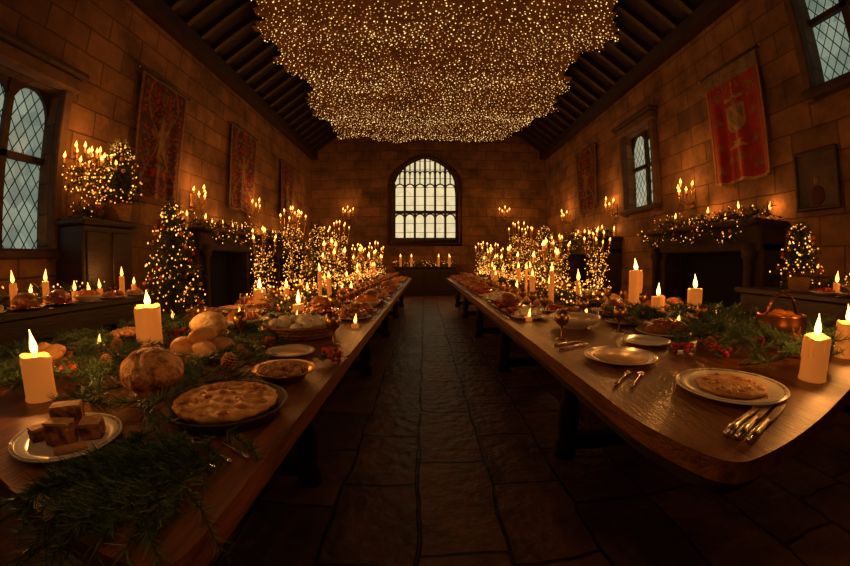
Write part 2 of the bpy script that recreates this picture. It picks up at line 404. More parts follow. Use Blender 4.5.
while y<13.7:
    x=-4.3+(row%2)*.06
    while x<4.7:
        X=x+U(-.045,.045);Y=y+U(-.035,.035)
        if inside(X,Y) and R()<.93:
            big=R(); mb.dot((X,Y,cz(X,Y)-U(.02,.08)),.021 if big<.15 else U(.010,.016),'cano1' if R()<.5 else 'cano2')
        x+=.118
    y+=.09; row+=1
mb.obj('fairy_light_canopy')

# ------------------------------------------------------------ tables
TZ=.78
def nearcurve(pts):
    for _ in range(3):
        o=[pts[0]]
        for a,b in zip(pts[:-1],pts[1:]):
            o.append((a[0]*.75+b[0]*.25,a[1]*.75+b[1]*.25)); o.append((a[0]*.25+b[0]*.75,a[1]*.25+b[1]*.75))
        o.append(pts[-1]); pts=o
    return pts
cl=nearcurve([(-2.1,2.3),(-2.05,1.3),(-1.5,.85),(-.9,.62),(-.55,.52),(-.38,.50),(-.37,.7)])
cr=nearcurve([(.61,1.6),(.61,1.3),(.65,1.05),(.70,.88),(.80,.87),(1.15,1.0),(1.66,1.26),(2.1,1.48),(2.45,1.8),(2.5,2.6)])
TL=[(x,y*K) for x,y in [(-.37,15),(-2.1,15)]+cl]
TR=[(x,y*K) for x,y in cr+[(2.5,15),(.61,15)]]
def table(name,poly,x0,x1,ys):
    mb=MB(); ys=[q*K for q in ys]
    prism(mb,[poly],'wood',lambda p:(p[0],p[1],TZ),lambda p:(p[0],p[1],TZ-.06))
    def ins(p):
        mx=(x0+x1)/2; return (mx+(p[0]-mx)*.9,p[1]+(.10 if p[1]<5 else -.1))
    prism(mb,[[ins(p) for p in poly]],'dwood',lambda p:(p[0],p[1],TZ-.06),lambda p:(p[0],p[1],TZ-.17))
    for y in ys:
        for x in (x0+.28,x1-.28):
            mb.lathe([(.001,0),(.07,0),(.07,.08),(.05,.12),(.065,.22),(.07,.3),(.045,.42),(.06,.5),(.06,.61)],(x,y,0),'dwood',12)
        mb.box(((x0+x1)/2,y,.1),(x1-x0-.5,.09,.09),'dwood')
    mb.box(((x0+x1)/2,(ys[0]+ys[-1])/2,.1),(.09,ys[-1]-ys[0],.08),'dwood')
    return mb.obj(name)
table('banquet_table',TL,-2.1,-.37,[2.6,5.6,8.6,11.6,14.5])
table('banquet_table',TR,.62,2.5,[3.0,5.8,8.6,11.6,14.5])
def bench(x,y0,y1):
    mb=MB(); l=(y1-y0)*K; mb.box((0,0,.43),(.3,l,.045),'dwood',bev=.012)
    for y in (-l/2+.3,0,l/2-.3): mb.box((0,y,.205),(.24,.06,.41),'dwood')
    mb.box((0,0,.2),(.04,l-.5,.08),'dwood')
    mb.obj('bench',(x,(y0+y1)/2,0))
for y in (3.0,7.4):
    bench(-2.42,y,y+4.1); bench(2.86,y+.2,y+4.2)

# ------------------------------------------------------------ candles
_cm={}
def candle_mesh(r,h,fk='flame',fs=1.0):
    key=(round(r,3),round(h,3),fk,fs)
    if key in _cm: return _cm[key]
    mb=MB(); ph=U(0,6)
    def melt(q,a):
        w=max(0,(q[2]-h*.8)/(h*.2)); rr=math.hypot(q[0],q[1])/r
        return (q[0]*(1+.02*math.sin(a*3+ph)),q[1]*(1+.02*math.sin(a*2+ph)),q[2]+w*rr*r*(.10*math.sin(a+ph)+.07*math.sin(3*a+ph*2)))
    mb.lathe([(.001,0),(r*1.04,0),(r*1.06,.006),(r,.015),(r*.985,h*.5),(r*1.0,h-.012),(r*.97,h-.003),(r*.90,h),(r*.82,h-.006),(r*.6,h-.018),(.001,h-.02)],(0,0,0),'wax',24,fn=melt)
    for i in range(6):
        a=U(0,6.28); l=U(.15,.55)*h
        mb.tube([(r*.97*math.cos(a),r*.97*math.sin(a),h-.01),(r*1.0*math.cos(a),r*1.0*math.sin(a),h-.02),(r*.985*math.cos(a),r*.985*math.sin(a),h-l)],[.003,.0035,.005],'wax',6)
    mb.tube([(0,0,h-.022),(.002,0,h+.004),(.004,0,h+.010)],.0018,'wick',5)
    fh=.062*fs; mb.flame((.002,0,h+.002),fh,.0115*fs,fk,10)
    _cm[key]=mb.mesh('wax_candle'); return _cm[key]
def candle(x,y,z,r,h,p=0,fs=1.0,name='wax_candle',fk='flame',mul=None):
    o=place(candle_mesh(r,h,fk,fs),name,(x,y,z),U(0,6))
    if p: lamp((0,0,h+.035*fs+.004),p,o,.012,mul=mul)
    return o
candle(-1.33,1.24,TZ,.054,.155,3.8,1.3,mul=1)
candle(-1.50,2.42,TZ,.072,.23,7,1.6,mul=1)
candle(1.57,1.46,TZ,.056,.18,4.2,1.3,mul=1)
candle(2.16,1.75,TZ,.058,.18,4.0,1.4,mul=1)
candle(2.29,3.85,TZ,.065,.25,6,1.7,mul=1)
candle(2.06,4.17,TZ,.06,.17,0,1.6)
candle(2.15,4.94,TZ,.07,.38,6,1.9,mul=1)
candle(-1.62,4.9,TZ,.06,.2,6,1.7,mul=1)
candle(-1.02,4.1,TZ,.045,.12,2.5,1.5,mul=1)

# ------------------------------------------------------------ crockery / food
def plate(mb,r,k='china',rim='bluerim',h=.022):
    mb.lathe([(.001,.004),(r*.55,.004),(r*.6,0),(r*.64,.002),(r*.98,h-.002),(r,h),(r*.985,h+.004),(r*.66,.012),(r*.6,.009),(.001,.009)],(0,0,0),k,40)
    if rim: mb.lathe([(r*.90,h*.80+.0035),(r*.955,h*.93+.0038),(r*.955,h*.93+.0050),(r*.90,h*.80+.0050)],(0,0,0),rim,40)
def bowl(mb,r,h,k='china',rs=.45):
    mb.lathe([(.001,0),(r*rs,0),(r*rs,.008),(r*.75,h*.35),(r*.95,h*.75),(r,h),(r*.96,h),(r*.9,h*.75),(r*.7,h*.42),(r*.3,.02),(.001,.018)],(0,0,0),k,32)
def heap(mb,r,h,n,sz,k,z0,nz=.15,asp=1.0):
    for i in range(n):
        a=U(0,6.28);q=math.sqrt(R())*r*.86; zz=z0+h*(1-(q/r)**2)*U(.4,1)
        mb.blob((q*math.cos(a),q*math.sin(a),zz+sz*.4),(sz*U(.8,1.15)*asp,sz*U(.8,1.1),sz*U(.7,.95)),k,2 if sz>.02 else 1,nz,rz=U(0,3))
def piemesh(mb,r,h,z0,rim='crust',fill='pie'):
    mb.lathe([(.001,z0),(r*.9,z0),(r,z0+h*.7),(r*1.02,z0+h),(r*.97,z0+h*1.2),(r*.88,z0+h)],(0,0,0),rim,72,wob=.022,wn=20)
    mb.lathe([(r*.93,z0+h*.95),(r*.6,z0+h*1.1),(r*.3,z0+h*1.2),(.001,z0+h*1.22)],(0,0,0),fill,48)
    for i in range(40):
        a=U(0,6.28);q=math.sqrt(R())*r*.82
        mb.blob((q*math.cos(a),q*math.sin(a),z0+h*1.08),(r*U(.06,.16),r*U(.05,.12),h*U(.2,.45)),fill if R()<.7 else 'roast',2,.35,rz=U(0,3))
mb=MB(); plate(mb,.15)
def slab(mb,c,d,rz,tilt=0,top=True):
    m=Matrix.Translation(Vector(c))@Matrix.Rotation(rz,4,'Z')@Matrix.Rotation(tilt,4,'X')
    mb.box((0,0,0),d,'cake',bev=.006,M4=m)
    if top: mb.box((0,0,0),(d[0]*.93,d[1]*.93,.006),'caketop',M4=m@Matrix.Translation(Vector((0,0,d[2]/2))))
slab(mb,(-.02,.04,.05),(.085,.05,.08),.5); slab(mb,(.005,-.025,.04),(.075,.045,.06),.15)
slab(mb,(.065,.03,.033),(.06,.05,.045),.35,.12); slab(mb,(-.08,-.02,.027),(.045,.04,.034),1.1)
mb.tube([(.03,-.085,.020),(.095,-.04,.022)],[.011,.010],'caketop',10)
mb.obj('plate_of_fruit_cake',(-.92,.93,TZ),.2)
mb=MB(); bowl(mb,.085,.03,'china',.6)
v,f=ico(5); out=[];cv=[]
for p in v:
    ang=math.atan2(p.y,p.x); sc_=1+.03*noise.noise(p*3)
    g_=abs(math.sin(2.5*ang+p.z*1.5)); c_=math.exp(-(g_/.2)**2)*max(0,min(1,(p.z+.1)*3))*(1 if p.z<.9 else .5)
    q=p*(sc_-.075*c_); out.append((q.x*.115,q.y*.112,.080+max(q.z,-.72)*.082)); cv.append(c_)
mb.add(out,[q for q in f if cv[q[0]]<.45],'boule',True); mb.add(out,[q for q in f if cv[q[0]]>=.45],'flour',True)
mb.obj('scored_bread_loaf',(-.96,1.54,TZ),.3)
mb=MB(); plate(mb,.195)
mb.blob((-.07,-.02,.055),(.075,.055,.045),'bread',3,.1,rz=.5); mb.blob((.06,-.05,.052),(.08,.045,.042),'bread',3,.1,rz=-.4)
mb.blob((.10,.05,.05),(.06,.045,.04),'bread',3,.1,rz=.9); mb.blob((-.02,.09,.052),(.07,.05,.044),'bread',3,.1,rz=.1)
mb.blob((.01,.02,.10),(.08,.05,.042),'bread',3,.1,rz=1.2)
mb.obj('plate_of_bread_rolls',(-1.10,2.28,TZ))
mb=MB(); bowl(mb,.12,.05,'copper'); mb.blob((0,0,.095),(.115,.11,.075),'flour',4,.06); mb.obj('floured_round_loaf',(-1.27,2.80,TZ))
mb=MB(); mb.lathe([(.001,0),(.15,0),(.16,.005),(.187,.036),(.19,.042),(.184,.042),(.16,.016),(.001,.012)],(0,0,0),'dwood',48)
piemesh(mb,.155,.032,.013); mb.obj('golden_pie',(-.60,1.40,TZ))
mb=MB(); mb.lathe([(.001,0),(.075,0),(.08,.006),(.112,.035),(.126,.042),(.124,.046),(.105,.04),(.07,.014),(.001,.014)],(0,0,0),'brass',36)
heap(mb,.105,.035,70,.017,'nut',.02,.3); mb.obj('bowl_of_walnuts',(-.55,1.92,TZ))
mb=MB(); plate(mb,.12,rim=None); mb.lathe([(.07,.0125),(.001,.0128)],(0,0,0),'soup',24); mb.obj('side_plate',(-.66,2.45,TZ))
mb=MB(); mb.lathe([(.001,0),(.18,0),(.21,.05),(.235,.075),(.245,.08),(.23,.085),(.2,.05),(.17,.02),(.001,.02)],(0,0,0),'wicker',40)
for zz,rr in ((.015,.19),(.035,.205),(.055,.215),(.078,.24)): mb.tube([(rr*math.cos(a),rr*math.sin(a),zz) for a in [2*math.pi*q/30 for q in range(31)]],.009,'wicker',6)
heap(mb,.21,.05,26,.042,'cream',.045,.12); mb.obj('basket_of_meringues',(-.76,3.15,TZ))
mb=MB(); plate(mb,.17,'copper',None); heap(mb,.14,.03,60,.022,'nut',.012,.3); mb.obj('plate_of_nuts',(-1.86,2.75,TZ))
mb=MB(); bowl(mb,.12,.06,'wicker',.7); heap(mb,.1,.05,16,.036,'bread',.03,.1,1.3); mb.obj('basket_of_rolls',(-1.68,1.65,TZ))
mb=MB(); plate(mb,.21); mb.lathe([(.001,.010),(.122,.010),(.132,.017),(.126,.028),(.08,.031),(.03,.033),(.001,.032)],(0,0,0),'crust',56,wob=.03,wn=9)
for i in range(80):
    a=U(0,6.28);q=math.sqrt(R())*.115; mb.blob((q*math.cos(a),q*math.sin(a),.028),(U(.008,.02),U(.006,.014),U(.004,.009)),'pie',1,.3,rz=U(0,3))
mb.obj('plate_with_flatbread',(1.11,1.50,TZ))
mb=MB(); plate(mb,.175); mb.lathe([(.001,.012),(.125,.012),(.13,.018),(.12,.024),(.001,.026)],(0,0,0),'soup',40,wob=.01,wn=7); mb.obj('plate_of_custard_tart',(.92,2.25,TZ))
mb=MB(); plate(mb,.2); heap(mb,.15,.06,36,.034,'roast',.015,.25,1.4); heap(mb,.14,.07,44,.014,'berry',.03,.05); mb.obj('platter_of_roast_meat',(1.56,3.0,TZ))
mb=MB(); bowl(mb,.18,.085); mb.lathe([(.145,.062),(.001,.066)],(0,0,0),'soup',30); mb.obj('serving_bowl',(1.05,3.5,TZ))
mb=MB(); plate(mb,.14,rim=None); mb.obj('side_plate',(1.25,2.66,TZ))
mb=MB(); mb.lathe([(.001,0),(.12,0),(.15,.05),(.16,.12),(.15,.16),(.155,.17),(.14,.17),(.14,.12),(.1,.02),(.001,.02)],(0,0,0),'copper',32)
mb.tube([(-.15,0,.16),(-.1,0,.26),(0,0,.3),(.1,0,.26),(.15,0,.16)],.008,'copper',8)
heap(mb,.13,.05,16,.045,'orange',.1,.05); mb.obj('copper_basket_of_oranges',(2.16,2.40,TZ))
mb=MB(); mb.blob((0,0,.04),(.035,.026,.045),'roast',2,.05); mb.blob((0,-.015,.105),(.028,.024,.026),'roast',2)
for s in (-1,1):
    mb.tube([(s*.014,-.01,.12),(s*.022,-.008,.155)],[.011,.001],'roast',6)
    mb.blob((s*.018,-.022,.012),(.011,.016,.012),'roast',1)
    mb.blob((s*.01,-.037,.11),(.003,.003,.003),'black',1)
mb.tube([(0,-.03,.1),(0,-.055,.094)],[.013,.004],'crust',8)
mb.tube([(.02,.02,.02),(.05,.02,.03),(.065,.01,.06),(.06,0,.085)],[.01,.017,.017,.003],'roast',8)
mb.obj('fox_figurine',(1.86,1.92,TZ),-.5)

def fork():
    mb=MB(); mb.tube([(0,0,.006),(0,.06,.007),(0,.12,.006),(0,.155,.009)],[.006,.005,.003,.0035],'silver',8)
    mb.blob((0,.17,.008),(.012,.02,.004),'silver',2)
    for i in range(4):
        x=-.009+i*.006; mb.tube([(x*.9,.18,.008),(x,.21,.006),(x,.235,.009)],[.0022,.002,.0012],'silver',5)
    return mb.mesh('fork')
def spoon():
    mb=MB(); mb.tube([(0,0,.006),(0,.06,.007),(0,.12,.006),(0,.165,.01)],[.006,.005,.003,.0035],'silver',8)
    mb.blob((0,.192,.008),(.016,.028,.005),'silver',3); return mb.mesh('spoon')
def knife():
    mb=MB(); mb.tube([(0,0,.007),(0,.03,.008),(0,.1,.007)],[.0065,.0075,.005],'silver',8)
    lp=[(-.004,.1),(.007,.1),(.009,.15),(.0085,.2),(.003,.232),(-.005,.238)]
    prism(mb,[lp],'silver',lambda p:(p[0],p[1],.0085),lambda p:(p[0],p[1],.005)); return mb.mesh('table_knife')
FK,SP,KN=fork(),spoon(),knife()
def cut(me,n,x,y,rz,s=1.2): place(me,n,(x,y,TZ),rz,None,s)
cut(FK,'fork',-.44,1.00,1.1,.9); cut(SP,'spoon',-.41,1.04,1.05,.9); cut(KN,'table_knife',-.46,.95,1.2,.9)
cut(FK,'fork',.70,1.74,-.80,1.0); cut(SP,'spoon',.745,1.68,-.75,1.0)
cut(KN,'table_knife',.79,1.05,-1.12,1.75); cut(KN,'table_knife',.805,1.01,-1.10,1.75); cut(KN,'table_knife',.82,.97,-1.12,1.75)
cut(FK,'fork',.69,2.57,-1.1,1.0); cut(KN,'table_knife',.70,2.72,-1.15,1.0)

# ------------------------------------------------------------ pine branches on near tables
def over(poly):
    def fn(x,y):
        ins=False;n=len(poly)
        for i in range(n):
            a=poly[i];b=poly[(i+1)%n]
            if (a[1]>y)!=(b[1]>y) and x<(b[0]-a[0])*(y-a[1])/(b[1]-a[1])+a[0]: ins=not ins
        return TZ if ins else None
    return fn
oL,oR=over(TL),over(TR)
avoid=[(-.92,.93,.155),(-.96,1.54,.115),(-1.33,1.24,.06),(-.6,1.40,.19),(-1.10,2.28,.19),(-1.50,2.42,.08),(-.55,1.92,.13),(-.66,2.45,.12),(1.11,1.50,.21),(.92,2.25,.18),(1.57,1.46,.06),(1.56,3.0,.19),(1.25,2.66,.15),(2.16,2.40,.16),(-1.68,1.65,.12),(2.16,1.75,.07),(-1.86,2.75,.17),(-1.27,2.80,.12),(-.76,3.15,.24),(1.86,1.92,.06)]
avoid=[(a,b*K,c) for a,b,c in avoid]
def clear(x,y,m=0.0): return all((x-a)**2+(y-b)**2>(r+m)**2 for a,b,r in avoid)
def pathclear(x,y,a,l,m=-.01): return all(clear(x+math.cos(a)*l*t,y+math.sin(a)*l*t,m) for t in (0,.25,.5,.75,1.0,1.2))
def bough(name,segs,ov,nl=.075,w=.0022,n=110):
    mb=MB()
    for (x,y,a,l,dr,zo) in segs:
        mb.branch((x,y,TZ+.02+zo),Vector((math.cos(a),math.sin(a),.10)),l,n,nl,w,'pine',dr,.0035,8,ov)
    return mb.obj(name)
segs=[];t=0
while len(segs)<80 and t<20000:
    t+=1; x,y,a,l=U(-.74,-.50),U(.45,.78),U(-2.3,-.5),U(.10,.24)
    ex,ey=x+math.cos(a)*l,y+math.sin(a)*l
    if pathclear(x,y,a,l,.0) and not (ex<-.80 and ey>.38): segs.append((x,y,a,l,.30,U(0,.008)))
bough('pine_boughs',segs,oL,.045,.0016,100)
segs=[];t=0
while len(segs)<260 and t<12000:
    t+=1; x,y,a,l=U(-2.05,-.74),U(.80,2.6),U(0,6.28),U(.10,.24)
    if oL(x,y) and pathclear(x,y,a,l): segs.append((x,y,a,l,.05,U(0,.03)))
bough('pine_boughs',segs,oL,.055,.002,80)
segs=[];t=0
while len(segs)<230 and t<12000:
    t+=1; x,y,a,l=U(1.35,2.45),U(1.15,2.6),U(0,6.28),U(.12,.26)
    if oR(x,y) and pathclear(x,y,a,l): segs.append((x,y,a,l,-.15,U(0,.08)))
bough('pine_boughs',segs,oR,.05,.002,80)

def cone_mesh():
    mb=MB()
    for i in range(60):
        t=i/60; a=i*2.4; r=.03*math.sin(math.pi*(.15+.8*t)); z=.008+.07*t
        mb.blob((r*math.cos(a),r*math.sin(a),z),(.011,.011,.004),'nut',1)
    mb.blob((0,0,.04),(.02,.02,.036),'bark',2); return mb.mesh('pine_cone')
PC=cone_mesh()
for x,y in ((-1.35,1.75),(-1.33,2.1),(-.82,2.0),(1.5,2.3),(1.75,2.45),(1.62,2.6),(-1.6,2.2)): place(PC,'pine_cone',(x,y,TZ),U(0,6))
def berries():
    mb=MB()
    for i in range(14): mb.blob((U(-.05,.05),U(-.05,.05),U(.012,.05)),(.0125,.0125,.0125),'berry',2)
    for i in range(6):
        a=U(0,6.28); mb.branch((0,0,.02),(math.cos(a),math.sin(a),.4),.08,14,.03,.003,'pine',.3,.002,3)
    return mb.mesh('berry_sprig')
BS=berries()
for x,y in ((-1.0,1.88),(-.86,2.62),(-1.45,1.6),(-1.5,2.0),(1.45,2.1),(1.85,2.3),(1.80,2.75),(1.3,2.3),(-1.5,2.85),(-1.05,3.5),(-.42,2.3)): place(BS,'berry_sprig',(x,y,TZ),U(0,6))

# ------------------------------------------------------------ repeated settings further down the tables
def P(fn,name):
    mb=MB(); fn(mb); return mb.mesh(name),name
protos=[]
protos.append(P(lambda m:(plate(m,.15),piemesh(m,.1,.02,.01)),'plate_of_pie'))
protos.append(P(lambda m:(plate(m,.15),heap(m,.11,.04,12,.032,'bread',.015,.1,1.3)),'plate_of_bread_rolls'))
protos.append(P(lambda m:(bowl(m,.15,.07),heap(m,.12,.06,16,.034,'orange',.04,.05)),'bowl_of_oranges'))
protos.append(P(lambda m:(plate(m,.16),heap(m,.12,.05,26,.03,'roast',.015,.2,1.3),heap(m,.14,.01,24,.012,'berry',.02,.05)),'plate_of_roast_meat'))
protos.append(P(lambda m:(bowl(m,.14,.06,'brass'),heap(m,.12,.04,40,.02,'nut',.03,.25)),'bowl_of_walnuts'))
protos.append(P(lambda m:(plate(m,.15),heap(m,.10,.04,60,.014,'berry',.012,.05)),'plate_of_cranberries'))
protos.append(P(lambda m:(plate(m,.15),heap(m,.11,.05,14,.034,'cream',.015,.1)),'plate_of_meringues'))
def turkey(m):
    plate(m,.17,'silver',None); m.blob((0,0,.08),(.12,.09,.07),'roast',3,.08)
    for s in (-1,1):
        m.blob((.05,s*.075,.07),(.055,.028,.032),'roast',2,.05,rz=.4*s); m.tube([(.09,s*.08,.075),(.14,s*.07,.09)],[.012,.008],'crust',8); m.blob((.145,s*.07,.09),(.012,.012,.012),'cream',1)
        m.blob((-.055,s*.08,.07),(.045,.018,.022),'roast',2)
    heap(m,.15,.0,20,.018,'berry',.015)
protos.append(P(turkey,'roast_turkey'))
GB=MB(); GB.lathe([(.001,0),(.035,0),(.033,.004),(.006,.01),(.005,.07),(.012,.08),(.035,.1),(.042,.13),(.036,.17),(.034,.17),(.039,.13),(.03,.105),(.001,.088)],(0,0,0),'brass',20); GBm=GB.mesh('goblet')
for i_,x,y in ((3,-1.72,3.55),(2,-1.28,3.42),(4,-1.93,4.1),(0,2.28,3.2),(6,1.93,3.55),(1,1.5,3.62),(5,-.98,3.75),(7,1.62,4.2)): place(protos[i_][0],protos[i_][1],(x,y,TZ),U(0,6))
for x,y in ((-1.52,3.2),(-.5,2.8),(-1.05,2.78),(1.95,3.15),(.80,2.95),(1.28,3.2),(-1.62,2.62),(1.25,3.95)): place(GBm,'goblet',(x,y,TZ))
def settings(xi,s,y0,y1,w):
    y=y0
    while y<y1:
        pr_=random.choice(protos); place(pr_[0],pr_[1],(xi+s*.22,y,TZ),U(0,6))
        if R()<.7: place(FK,'fork',(xi+s*.04,y-.12,TZ),U(-.15,.15),None,.85)
        place(GBm,'goblet',(xi+s*.41,y+.25,TZ),0,None,1.0)
        if R()<.6: place(BS,'berry_sprig',(xi+s*.12,y+.27,TZ),U(0,6))
        pr_=random.choice(protos); place(pr_[0],pr_[1],(xi+s*.58,y+.0,TZ),U(0,6))
        pr_=random.choice(protos); place(pr_[0],pr_[1],(xi+s*(w-.22),y+.1,TZ),U(0,6))
        pr_=random.choice(protos); place(pr_[0],pr_[1],(xi+s*(w-.56),y+.2,TZ),U(0,6))
        if R()<.8: place(GBm,'goblet',(xi+s*(w-.42),y+.42,TZ),0,None,1.0)
        y+=.53
settings(-.37,-1,4.15,14.8,1.73); settings(.62,1,4.15,14.8,1.88)
kk=0
for (xc,y0) in ((-1.25,4.2),(1.60,4.6)):
    mb=MB(); y=y0*K
    while y<14.8*K:
        xx=xc+.04*math.sin(y*3)
        for q in range(7):
            a=U(0,6.28); mb.branch((xx+U(-.08,.08),y,TZ+.04),(math.cos(a),math.sin(a),U(.05,1.0)),U(.12,.26),22,.055,.004,'pine2',.2,.004,3,lambda x,y:TZ)
        if R()<.7: mb.blob((xx+U(-.14,.14),y,TZ+.07),(.022,.022,.022),random.choice(('berry','orange')),1)
        for q in range(5): mb.dot((xx+U(-.2,.2),y+U(-.04,.04),TZ+U(.05,.28)),U(.007,.013),'fairy' if R()<.5 else 'fairy2')
        y+=.06
    mb.obj('table_garland')
    y=y0+.3
    while y<14.6:
        for s in (-1,1):
            if R()<.4: kk+=1; continue
            h=random.choice((.08,.13,.20,.28,.36)); r=random.choice((.018,.025,.034))
            candle(xc+s*.16+U(-.10,.10),y+U(-.18,.18)+.12*s,TZ,r,h,(5.0 if (kk%5==0) else 0),random.choice((1.3,1.5)),fk='flamef'); kk+=1
        y+=.6
TLt=candle_mesh(.024,.03,'flamef',1.0)
for x,y in ((-.95,3.75),(-1.5,3.95),(-.48,3.55),(-1.9,3.45),(.8,3.95),(1.32,4.1),(2.38,3.6),(-1.7,2.15),(1.82,3.3)): place(TLt,'tealight',(x,y,TZ))

# ------------------------------------------------------------ candelabra
def candelabrum(h,arms,ra,name,floor=True,k='brass',cr=.014,ch=.09,fs=1.45,green=0):
    mb=MB(); 
    base=.16 if floor else .08
    mb.lathe([(.001,0),(base,0),(base*.95,.02),(base*.5,.04),(base*.25,.09),(.014,.14),(.012,h*.4),(.026,h*.42),(.012,h*.45),(.012,h*.75),(.03,h*.78),(.012,h*.82),(.012,h)],(0,0,0),k,16)
    pos=[(0,0,h)]
    for i in range(arms):
        a=2*math.pi*i/arms; c,s_=math.cos(a),math.sin(a); rr=ra*(1 if i%2==0 else .7); hh=h-.12-.1*R() if i%2==0 else h-.04
        mb.tube([(0,0,h*.78),(c*rr*.4,s_*rr*.4,h*.78-.05),(c*rr*.85,s_*rr*.85,h*.78+.0),(c*rr,s_*rr,hh)],.008,k,6); pos.append((c*rr,s_*rr,hh))
    for p in pos:
        mb.lathe([(.001,0),(.02,.0),(.034,.02),(.03,.022),(.001,.01)],p,k,12)
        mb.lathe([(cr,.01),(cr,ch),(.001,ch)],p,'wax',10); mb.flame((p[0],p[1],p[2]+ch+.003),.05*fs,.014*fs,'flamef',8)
    for i in range(green):
        z=h*U(.35,.86); a=U(0,6.28)
        mb.branch((0,0,z),(math.cos(a),math.sin(a),U(-.2,.5)),ra*U(.4,1.1),14,.08,.006,'pine2',.4,.003,3)
        for q in range(3): mb.dot((U(-1,1)*ra*.8,U(-1,1)*ra*.8,z+U(-.1,.1)),U(.009,.016),'fairy' if R()<.6 else 'fairy2')
    return mb.mesh(name)
FC=candelabrum(2.35,7,.3,'standing_candelabrum',green=80); FC2=candelabrum(1.75,7,.26,'standing_candelabrum',green=70)
TC=candelabrum(.62,5,.17,'table_candelabrum',False,green=16)
for x,y,m_,hh,p in ((-3.0,11.6,FC,2.35,22),(-2.6,15.9,FC,2.35,22),(3.2,12.2,FC2,1.75,20),(2.9,16.2,FC,2.35,22),(-1.6,17.0,FC2,1.75,16),(1.9,17.2,FC2,1.75,16),(-3.0,9.3,FC2,1.75,14),(3.4,9.9,FC2,1.75,14),(-3.6,18.6,FC,2.35,20),(3.8,18.6,FC,2.35,20),(2.5,18.6,FC2,1.75,0),(-2.4,18.8,FC2,1.75,0)):
    o=place(m_,'standing_candelabrum',(x,y,0),U(0,1))
    if p: lamp((0,0,hh+.32),p,o,.03)
for x,y in ((-1.25,7.0),(-1.25,10.4),(-1.25,13.4),(1.60,6.8),(1.60,9.8),(1.60,12.8)):
    o=place(TC,'table_candelabrum',(x,y,TZ),U(0,1)); lamp((0,0,.62+.28),10,o,.03)
def sconce_mesh():
    mb=MB(); mb.box((.012,0,0),(.024,.12,.34),'brass',bev=.008)
    for i,(yy,xx,zz) in enumerate(((-.20,.2,.10),(-.10,.26,.02),(0,.3,.16),(.10,.26,.02),(.20,.2,.10))):
        mb.tube([(.02,0,-.08),(xx*.5,yy*.5,-.14),(xx*.95,yy*.95,-.06),(xx,yy,zz)],.009,'brass',6)
        mb.lathe([(.001,0),(.02,0),(.036,.02),(.03,.022),(.001,.01)],(xx,yy,zz),'brass',12)
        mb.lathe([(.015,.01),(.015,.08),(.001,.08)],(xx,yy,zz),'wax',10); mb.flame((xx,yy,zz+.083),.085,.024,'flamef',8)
    return mb.mesh('wall_sconce')
SM=sconce_mesh()
for x,y,z,rz,p in ((XL,9.3,2.45,0,28),(XL,13.0,2.6,0,26),(XL,17.6,2.7,0,26),(XR,8.3,2.45,math.pi,28),(XR,12.6,2.6,math.pi,26),(XR,17.2,2.7,math.pi,26),(-3.0,YF/K,3.1,-math.pi/2,18),(3.1,YF/K,3.1,-math.pi/2,18),(XL,.6,2.3,0,5),(XR,.4,2.3,math.pi,5)):
    o=place(SM,'wall_sconce',(x,y,z),rz); lamp((.42,0,.36),p,o,.04)
# iron chandelier, added out of view above the camera to brighten the near tables
mb=MB()
mb.tube([(.5*math.cos(a),.5*math.sin(a),0) for a in [2*math.pi*q/32 for q in range(33)]],.018,'iron',8)
for i in range(4):
    a=i*math.pi/2+.4; mb.tube([(.5*math.cos(a),.5*math.sin(a),0),(0,0,.7)],.007,'iron',6); mb.tube([(.5*math.cos(a),.5*math.sin(a),0),(-.5*math.cos(a),-.5*math.sin(a),0)],.01,'iron',6)
mb.tube([(0,0,.7),(0,0,6.2)],.008,'iron',6)
for i in range(12):
    a=i*math.pi/6; p=(.5*math.cos(a),.5*math.sin(a),.01)
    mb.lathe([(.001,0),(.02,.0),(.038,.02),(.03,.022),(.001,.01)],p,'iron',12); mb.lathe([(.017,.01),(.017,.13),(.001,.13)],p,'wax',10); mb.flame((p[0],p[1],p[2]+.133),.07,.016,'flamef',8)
o=mb.obj('added_fill_chandelier',(0.1,0.0,2.6))
for a in (.5,2.6,4.7): lamp((.5*math.cos(a),.5*math.sin(a),.24),8,o,.04,col=(1,.45,.14),mul=1)  # fill lamps of the added chandelier

# ------------------------------------------------------------ Christmas trees
def tree_mesh(H,Rd,nb,nlights,seed):
    random.seed(seed); mb=MB(); mb.tube([(0,0,0),(0,0,H*.96)],[.04,.008],'bark',8)
    mb.lathe([(.001,0),(.16,0),(.19,.2),(.2,.22),(.17,.22),(.001,.2)],(0,0,0),'wicker',16)
    for i in range(nb):
        t=(i/nb)**.8; z=.3+(H-.35)*t; r=Rd*(1-t)**.55*U(.55,1.15)+.05; a=i*2.399+U(-.3,.3)
        mb.branch((0,0,z),(math.cos(a),math.sin(a),U(-.1,.3)+.5*t),r,int(10+34*(1-t)),.10,.009,'pine2',.25,.006,4,None,1.0)
    for i in range(nlights):
        t=R()**1.0*.99; z=.32+(H-.3)*t; r=(Rd*(1-t)**.55+.03)*U(.4,1.12); a=U(0,6.28)
        mb.dot((r*math.cos(a),r*math.sin(a),z-.05),U(.009,.019),'fairy' if R()<.5 else 'fairy2')
    for i in range(nlights//9):
        t=R()*.9; z=.32+(H-.3)*t; r=(Rd*(1-t)**.55+.03)*.95; a=U(0,6.28); mb.blob((r*math.cos(a),r*math.sin(a),z),(.03,.03,.03),'orange' if R()<.5 else 'berry',1)
    return mb.mesh('christmas_tree')
T1=tree_mesh(2.1,.5,210,360,3); T2=tree_mesh(2.3,.55,210,500,4); T3=tree_mesh(1.1,.36,110,150,5)
